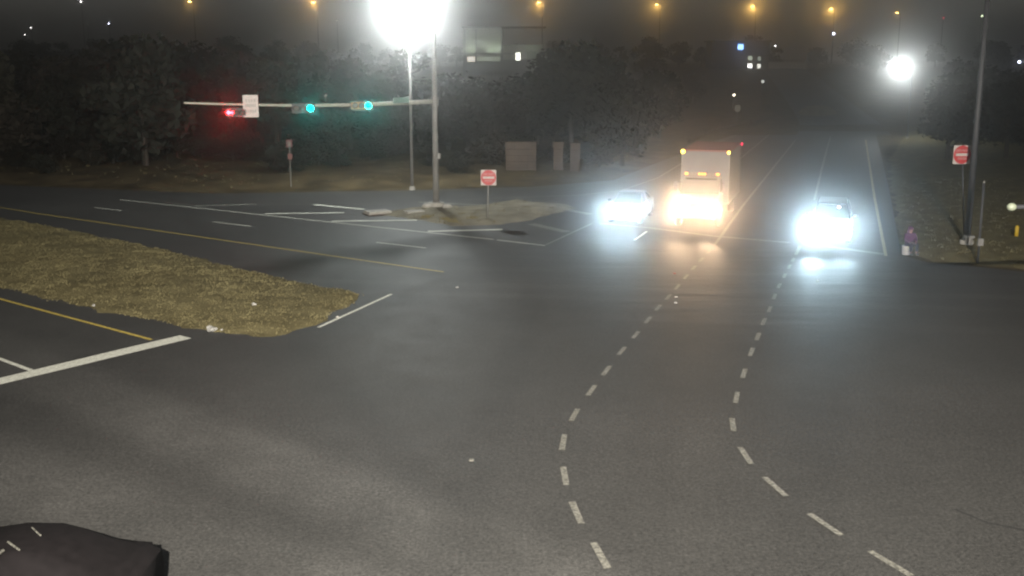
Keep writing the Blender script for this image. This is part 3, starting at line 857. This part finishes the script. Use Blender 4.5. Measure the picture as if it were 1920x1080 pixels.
# ------------------------------------------------------------------ vehicles
HEAD = R(-17.7)
def wheel(parent, x, y, r, w):
    b_ = MB(); b_.tube([(x - w / 2, y, r), (x - w / 2 + .03, y, r), (x + w / 2 - .03, y, r), (x + w / 2, y, r)], [r * .93, r, r, r * .93], M_TYRE, 18); t = b_.build('wheel', parent, True)
    s = -1 if x < 0 else 1
    b_ = MB(); b_.tube([(x + s * (w / 2 - .01), y, r), (x + s * (w / 2 + .012), y, r)], [r * .62, r * .5], M_CHROME, 14); b_.build('rim', t)
def car(name, label, loc, paint, Wd, prof, hl_z, hl_x, I, col, emit, tall=False, glint=None, rz=HEAD):
    """prof: stations (y, half width, z_bottom, z_belt) of the lower body, front at y=0, facing -y."""
    root = thing(name, label, 'car', loc, rz)
    rings = []
    for (y, hw, zb, zt) in prof:
        rings.append([(-hw * .9, y, zb), (hw * .9, y, zb), (hw, y, zb + .12), (hw * 1.0, y, (zb + zt) / 2), (hw * .97, y, zt - .06), (hw * .86, y, zt), (-hw * .86, y, zt), (-hw * .97, y, zt - .06), (-hw, y, (zb + zt) / 2), (-hw, y, zb + .12)])
    b_ = MB(); b_.loft(rings, paint); b_.build('body', root, rz != HEAD)
    hw = Wd / 2; Lc = prof[-1][0]
    zr = 1.72 if tall else 1.44; zb = prof[4][3]
    c0, c1, c2, c3 = (1.15, 1.75, Lc - .7, Lc - .1) if tall else (1.25, 2.1, Lc - 1.6, Lc - .7)
    rr = lambda y, k, z: [(-hw * k, y, z), (hw * k, y, z)]
    q = [(-hw * .84, c0, zb), (hw * .84, c0, zb), (hw * .84, c3, zb), (-hw * .84, c3, zb), (-hw * .66, c1, zr), (hw * .66, c1, zr), (hw * .66, c2, zr), (-hw * .66, c2, zr)]
    if rz != HEAD:
        gr = []
        for y, z, k in ((1.2, .95, .8), (1.65, 1.18, .72), (2.1, 1.36, .66), (2.6, 1.44, .64), (3.1, 1.43, .64), (3.45, 1.34, .64), (3.85, 1.16, .68), (4.2, 1.02, .74), (4.4, .97, .78)):
            bw, tw, zz = hw * .86, hw * k, max(z, zb + .02)
            gr.append([(-bw, y, zb - .05), (bw, y, zb - .05), ((bw + tw) / 2 + .03, y, (zb + zz) / 2), (tw, y, zz - .05), (tw * .8, y, zz), (0, y, zz + .02), (-tw * .8, y, zz), (-tw, y, zz - .05), (-(bw + tw) / 2 - .03, y, (zb + zz) / 2)])
        b_ = MB(); b_.loft(gr, paint); b_.build('cabin', root, True)
    else:
        b_ = MB(); b_.add(q, [(4, 5, 6, 7), (3, 2, 1, 0), (0, 1, 5, 4), (1, 2, 6, 5), (2, 3, 7, 6), (3, 0, 4, 7)], M_GLASS); b_.build('windows', root)
        b_ = MB(); b_.box((0, (c1 + c2) / 2, zr + .02), (hw * 1.36, c2 - c1 + .1, .05), paint, taper=.94); b_.build('roof', root)
        for s in (-1, 1):
            for q0, q1, w_ in (((s * hw * .85, c0, zb), (s * hw * .67, c1, zr), .04), ((s * hw * .85, c3, zb), (s * hw * .67, c2, zr), .05), ((s * hw * .86, (c0 + c3) / 2, zb), (s * hw * .68, (c1 + c2) / 2, zr), .035)):
                b_ = MB(); b_.tube([q0, q1], w_, paint, 6); b_.build('window_pillar', root)
    for s in (-1, 1):
        wheel(root, s * (hw - .13), .9, .34 if not tall else .37, .23); wheel(root, s * (hw - .13), Lc - .95, .34 if not tall else .37, .23)
        b_ = MB(); b_.ball((s * (hw + .12), c0 + .35, zb + .12), (.12, .07, .08), paint, 8, 6); b_.tube([(s * hw * .84, c0 + .35, zb + .03), (s * (hw + .1), c0 + .35, zb + .09)], .025, paint, 5); b_.build('mirror', root, True)
        b_ = MB(); b_.ball((s * hl_x, -.01, hl_z), (.20, .09, .10), emit, 12, 8); h_ = b_.build('headlight', root, True)
        if I: lamp(root, (s * hl_x, -.16, hl_z), 'SPOT', I[0 if s < 0 else 1], col, .09, (0, -1, .12), 48, .55)
    b_ = MB(); b_.box((0, -.02, hl_z - .12), (hw * .9, .06, .16), M_BLACK)
    for k in range(3): b_.box((0, -.055, hl_z - .17 + k * .05), (hw * .86, .02, .012), M_CHROME)
    b_.build('grille', root)
    b_ = MB(); b_.box((0, -.05, .36), (hw * 1.8, .12, .16), paint, taper=.96); b_.build('bumper', root)
    b_ = MB(); b_.box((0, -.125, .38), (.32, .012, .16), M_SIGNW); b_.build('number_plate', root)
    if glint:  # small glowing ball standing in for a glint on the car
        gx_, gy_, gz_ = glint
        b_ = MB(); b_.ball((gx_, gy_, gz_), (.09, .07, .06), glow('glint_glow', (1, .80, .80), 3), 8, 6); b_.build('glint_ball', root, True)
    return root
SEDAN = [(0, .70, .28, .66), (.12, .82, .22, .74), (.6, .88, .2, .84), (1.2, .90, .2, .93), (2.4, .91, .2, .96), (3.6, .90, .2, .98), (4.3, .86, .22, 1.0), (4.55, .78, .3, .9)]
SUV = [(0, .76, .32, .84), (.1, .88, .28, .96), (.6, .94, .26, 1.04), (1.1, .95, .26, 1.10), (2.4, .96, .26, 1.12), (3.6, .96, .26, 1.12), (4.5, .93, .28, 1.12), (4.7, .86, .36, 1.05)]
E_HB = glow('cool_headlight', (.82, .94, 1), 40)
E_HW = glow('warm_headlight', (1, .84, .62), 40)
COOL = (.62, .86, 1.0)
WARM = (1.0, .67, .40)
pc = P(1166, 396, 54.5); g0 = G(1166, 422)
car('silver_car', 'grey car waiting left of the truck with cold white headlights', (g0.x, g0.y, .0), M_CARGREY, 1.82, SEDAN, .68, .63, (54, 54), COOL, E_HB, glint=(1.0, 1.6, 1.05))
g0 = G(1555, 461)
car('dark_suv', 'dark tall car at the stop line on the right with blinding white headlights', (g0.x, g0.y, .0), M_CARDARK, 1.92, SUV, .82, .70, (122, 54), COOL, E_HB, tall=True, glint=(.3, 1.35, 1.62))

g0 = G(1305, 427)
T = thing('box_truck', 'white box truck with amber roof lights and warm headlights between two cars', 'truck', (g0.x, g0.y, 0), HEAD)
def rect(y, hw, z0, z1, ch=.06): return [(-hw + ch, y, z0), (hw - ch, y, z0), (hw, y, z0 + ch), (hw, y, z1 - ch), (hw - ch, y, z1), (-hw + ch, y, z1), (-hw, y, z1 - ch), (-hw, y, z0 + ch)]
b_ = MB(); b_.loft([rect(0, .86, .55, 1.30, .12), rect(.12, .96, .5, 1.42, .12), rect(.7, .98, .5, 1.52, .08), rect(1.05, .99, .5, 1.60, .06), rect(2.6, .99, .5, 1.6, .06)], M_TRUCKW); b_.build('bonnet', T)
b_ = MB(); b_.loft([rect(.95, .97, 1.6, 1.66, .02), rect(1.1, .96, 1.6, 1.9, .05), rect(1.45, .92, 1.6, 2.42, .1), rect(1.65, .90, 1.6, 2.52, .12), rect(2.6, .90, 1.6, 2.52, .12)], M_TRUCKW); b_.build('cab', T)
b_ = MB(); b_.add([(-.84, 1.07, 1.74), (.84, 1.07, 1.74), (.78, 1.40, 2.36), (-.78, 1.40, 2.36)], [(0, 1, 2, 3)], M_GLASS); b_.add([(-.84, 1.02, 1.70), (.84, 1.02, 1.70), (.84, 1.07, 1.74), (-.84, 1.07, 1.74)], [(0, 1, 2, 3)], M_BLACK); b_.build('windscreen', T)
for s in (-1, 1):
    b_ = MB(); b_.add([(s * .985, 1.25, 1.68), (s * .985, 2.35, 1.68), (s * .93, 2.3, 2.3), (s * .93, 1.55, 2.3)], [(0, 1, 2, 3)], M_GLASS); b_.build('side_window', T)
    b_ = MB(); b_.box((s * 1.28, 1.15, 1.95), (.2, .09, .52), M_TRUCKW); b_.tube([(s * .97, 1.2, 2.15), (s * 1.28, 1.16, 2.18)], .02, M_BLACK, 5); b_.tube([(s * .97, 1.2, 1.72), (s * 1.28, 1.16, 1.72)], .02, M_BLACK, 5); b_.build('mirror', T)
    for yy in (.75, 6.6): wheel(T, s * 1.0, yy, .46, .3)
b_ = MB(); b_.box((0, 5.55, 2.30), (2.5, 5.7, 2.78), M_TRUCKW); bx = b_.build('cargo_box', T)
for z in (.93, 3.66):
    b_ = MB(); b_.box((0, 5.55, z), (2.54, 5.76, .09), M_TRUCKR if z > 3 else M_GALV); b_.build('rail', bx)
for s in (-1, 1):
    b_ = MB(); b_.box((s * 1.235, 2.70, 2.30), (.07, .07, 2.62), M_GALV); b_.build('corner_post', bx)
for k in range(4):
    b_ = MB(); b_.box((1.252, 3.6 + k * 1.15, 2.3), (.012, .03, 2.6), M_GALV); b_.build('panel_seam', bx)
b_ = MB(); b_.box((0, -.1, .62), (1.9, .2, .26), M_GALV); b_.build('bumper', T)
b_ = MB(); b_.box((0, -.03, 1.02), (.9, .08, .42), M_BLACK)
for k in range(5): b_.box((0, -.08, .86 + k * .08), (.86, .03, .02), M_CHROME)
b_.build('grille', T)
E_AMB = glow('amber_marker', (1, .42, .10), 4)
E_AMB2 = glow('yellow_marker', (1, .66, .07), 9)
E_RM = glow('red_marker', (1, .04, .10), 7)
for x, sx in ((-.80, .10), (.80, .10), (0, .07), (-.13, .07), (.13, .07)):
    b_ = MB(); b_.ball((x, 1.52, 2.57), (sx, .07, .065), E_AMB, 8, 6); b_.build('roof_marker', T, True)
for x, r_, m in ((-1.19, .11, E_AMB2), (1.19, .075, E_AMB2)):
    b_ = MB(); b_.ball((x, 2.62, 3.60), (r_, .06, r_), m, 8, 6); o = b_.build('corner_marker', T, True)
b_ = MB(); b_.ball((1.27, 8.3, 3.62), (.06, .09, .07), E_RM, 8, 6); b_.build('rear_marker', T, True)
for s in (-1, 1):
    b_ = MB(); b_.ball((s * .80, -.04, 1.02), (.19, .09, .13), E_HW, 12, 8); b_.build('headlight', T, True)
    lamp(T, (s * .80, -.22, 1.02), 'SPOT', 86, WARM, .09, (0, -1, .12), 48, .55)

# dark car leaving at the bottom left corner, only its roof and tail in the picture
tail_x = -5.55
dcar = car('dark_car', 'dark car cut off by the lower left corner, only roof and rear window in view', (tail_x - 4.55, 14.9, 0), mat('dusty_dark_paint', (.013, .011, .0115), .85, var=.2, spec=.12), 1.82, SEDAN, .68, .63, None, COOL, M_CHROME, rz=R(-90))
for (ua, va, ub, vb, w_) in ((60, 989, 76, 1004, .035), (15, 1016, 36, 1031, .05), (-20, 1052, 6, 1032, .07)):  # glints on the car trim, painted as thin pale strips on the roof
    q0, q1 = G(ua, va, 1.475), G(ub, vb, 1.475)
    Mi = Matrix.Rotation(R(90), 3, 'Z')
    l0, l1 = Mi @ (q0 - dcar.location), Mi @ (q1 - dcar.location)
    b_ = MB(); b_.tube([l0, l1], w_ / 3, M_DASH, 6); b_.build('trim_glint', dcar)

# ------------------------------------------------------------------ person on a bucket, litter
def skin_mesh(name, pts, edges, rad, m, parent, sub=2):
    me = bpy.data.meshes.new(name); me.from_pydata(pts, edges, []); me.update()
    o = bpy.data.objects.new(name, me); COL.objects.link(o)
    md = o.modifiers.new('skin', 'SKIN'); md.use_smooth_shade = True
    for i, sv in enumerate(me.skin_vertices[0].data):
        r_ = rad[i]; sv.radius = (r_, r_) if not isinstance(r_, tuple) else r_
        sv.use_root = i == 0
    sb = o.modifiers.new('sub', 'SUBSURF'); sb.levels = sub; sb.render_levels = sub
    me.materials.append(m); o.parent = parent
    return o
pb = G(1703, 480)
BZ = .12
person = thing('person', 'person in a purple jacket sitting on a white bucket at the right corner', 'person', (pb.x, pb.y, BZ), R(10))
bp_, be, br = [], [], []
def jt(p, r, par):
    bp_.append(p); br.append(r)
    if par is not None: be.append((par, len(bp_) - 1))
    return len(bp_) - 1
pel = jt((0, 0, .44), .12, None); ch = jt((0, -.02, .70), .12, pel); nk = jt((0, -.03, .90), .055, ch)
hd_ = jt((0, -.05, 1.0), .085, nk); jt((0, -.04, 1.12), .08, hd_); nose = jt((0, -.145, 1.02), .02, hd_)
for s in (-1, 1):
    a = jt((s * .17, -.02, .84), .06, ch); e = jt((s * .23, -.10, .60), .045, a); w = jt((s * .13, -.30, .52), .032, e); pm_ = jt((s * .10, -.36, .50), .03, w)
    for k in range(4): f1 = jt((s * (.13 - .02 * k), -.41, .49), .009, pm_); jt((s * (.13 - .02 * k), -.44 - .005 * (k % 2), .46), .008, f1)
    th_ = jt((s * .05, -.38, .53), .009, pm_); jt((s * .03, -.41, .53), .008, th_)
    k1 = jt((s * .10, -.10, .44), .085, pel); k2 = jt((s * .13, -.42, .46), .065, k1); an = jt((s * .13, -.40, .08), .045, k2); jt((s * .14, -.55, .04), .04, an)
skin_mesh('body', bp_, be, br, M_SKIN, person)
skin_mesh('jacket', [(0, 0, .40), (0, -.01, .66), (0, -.02, .86), (0, -.03, .93)] + [(s * a, b, c) for s in (-1, 1) for a, b, c in ((.19, -.02, .84), (.25, -.10, .60), (.15, -.28, .525))],
          [(0, 1), (1, 2), (2, 3), (2, 4), (4, 5), (5, 6), (2, 7), (7, 8), (8, 9)], [.19, .19, .15, .09, .085, .07, .055, .085, .07, .055], M_PURPLE, person)
skin_mesh('trousers', [(0, 0, .42)] + [(s * a, b, c) for s in (-1, 1) for a, b, c in ((.11, -.10, .45), (.14, -.42, .47), (.14, -.40, .12))], [(0, 1), (1, 2), (2, 3), (0, 4), (4, 5), (5, 6)], [.16, .11, .085, .065, .11, .085, .065], M_NAVY, person)
b_ = MB(); b_.ball((0, -.02, 1.10), (.115, .125, .11), M_PURPLE, 12, 8); b_.ball((0, .03, .98), (.13, .09, .12), M_PURPLE, 12, 8); b_.build('hood', person, True)
for s in (-1, 1):
    b_ = MB(); b_.ball((s * .035, -.128, 1.055), (.014, .008, .009), M_BLACK, 6, 4); b_.build('eye', person, True)
    b_ = MB(); b_.ball((s * .14, -.47, .045), (.055, .13, .055), M_BLACK, 8, 6); b_.build('shoe', person, True)
b_ = MB(); b_.box((0, -.132, .965), (.05, .01, .012), M_SIGNR); b_.build('mouth', person)
bk = thing('bucket', 'white plastic bucket used as a seat by the person in purple', 'bucket', (pb.x - .12, pb.y, BZ - .12))
b_ = MB(); b_.tube([(0, 0, .06), (0, 0, .42), (0, 0, .43), (0, 0, .45)], [.15, .18, .195, .195], M_PLAST, 18); b_.build('pail', bk, True)
b_ = MB(); b_.tube([(-.19, -.02, .40), (-.16, -.16, .28), (0, -.22, .22), (.16, -.16, .28), (.19, -.02, .40)], .006, M_GALV, 5); b_.build('handle', bk)
def litter(label, u, v, s, zf, name='litter'):
    c = G(u, v, .36 if zf is med_z else .0); z = zf(c.x, c.y) if zf else 0.0
    bm = bmesh.new(); bmesh.ops.create_icosphere(bm, subdivisions=2, radius=s)
    rnd = random.Random(u)
    for w in bm.verts:
        w.co *= rnd.uniform(.55, 1.15); w.co.z = max(w.co.z * .8, -s * .3)
    me = bpy.data.meshes.new(name); bm.to_mesh(me); bm.free(); me.materials.append(M_PAPER)
    o = bpy.data.objects.new(name, me); COL.objects.link(o); o.location = (c.x, c.y, max(z, 0) + s * .35)
    return tag(o, label, 'litter')
litter('crumpled white paper on the grass median near the stop bar', 396, 600, .17, med_z)
litter('tiny white scrap on the left part of the grass median', 174, 556, .07, med_z)
litter('pale grey scrap in the middle of the grass median', 476, 562, .09, med_z)
litter('small pale scrap at the rounded tip of the grass median', 632, 576, .07, med_z)
litter('tiny pale crumb right beside the crumpled white paper', 414, 600, .05, med_z)
for i, (u, v_, s, lab) in enumerate(((708, 402, .9, 'pale flat concrete slab at the left tip of the traffic island'), (776, 402, .7, 'pale concrete slab between the island tip and the signal pole'))):
    c = G(u, v_)
    root = thing('concrete_slab', lab, 'slab', (c.x, c.y, .08), .5)
    b_ = MB(); b_.box((0, 0, .06), (s * 1.5, s, .14), M_CONC, taper=.93); b_.build('slab_top', root)
    b_ = MB(); b_.box((0, 0, -.04), (s * 1.6, s * 1.1, .06), M_STONE); b_.build('footing', root)
for i, (u, v_) in enumerate(((800, 393), (838, 394))):
    c = G(u, v_)
    bm = bmesh.new(); bmesh.ops.create_icosphere(bm, subdivisions=2, radius=.28)
    rnd = random.Random(i + 3)
    for w in bm.verts: w.co *= rnd.uniform(.8, 1.1); w.co.z *= .6
    me = bpy.data.meshes.new('rock'); bm.to_mesh(me); bm.free(); me.materials.append(M_CONC)
    o = bpy.data.objects.new('rock', me); COL.objects.link(o); o.location = (c.x, c.y, .2)
    tag(o, ('pale rock on the left of the signal pole foot', 'pale rock on the right of the signal pole foot')[i], 'rock')

# ------------------------------------------------------------------ haze
hm = bpy.data.materials.new('haze'); hm.use_nodes = True
n, l = hm.node_tree.nodes, hm.node_tree.links
n.clear()
pv = n.new('ShaderNodeVolumePrincipled')
pv.inputs['Color'].default_value = (.97, .97, .97, 1)
pv.inputs['Density'].default_value = HAZE_DENSITY
pv.inputs['Anisotropy'].default_value = HAZE_G
om = n.new('ShaderNodeOutputMaterial'); l.new(pv.outputs[0], om.inputs['Volume'])
b_ = MB(); b_.box((50, 370, 15), (1000, 920, 34), hm)
tag(b_.build('haze'), kind='stuff')
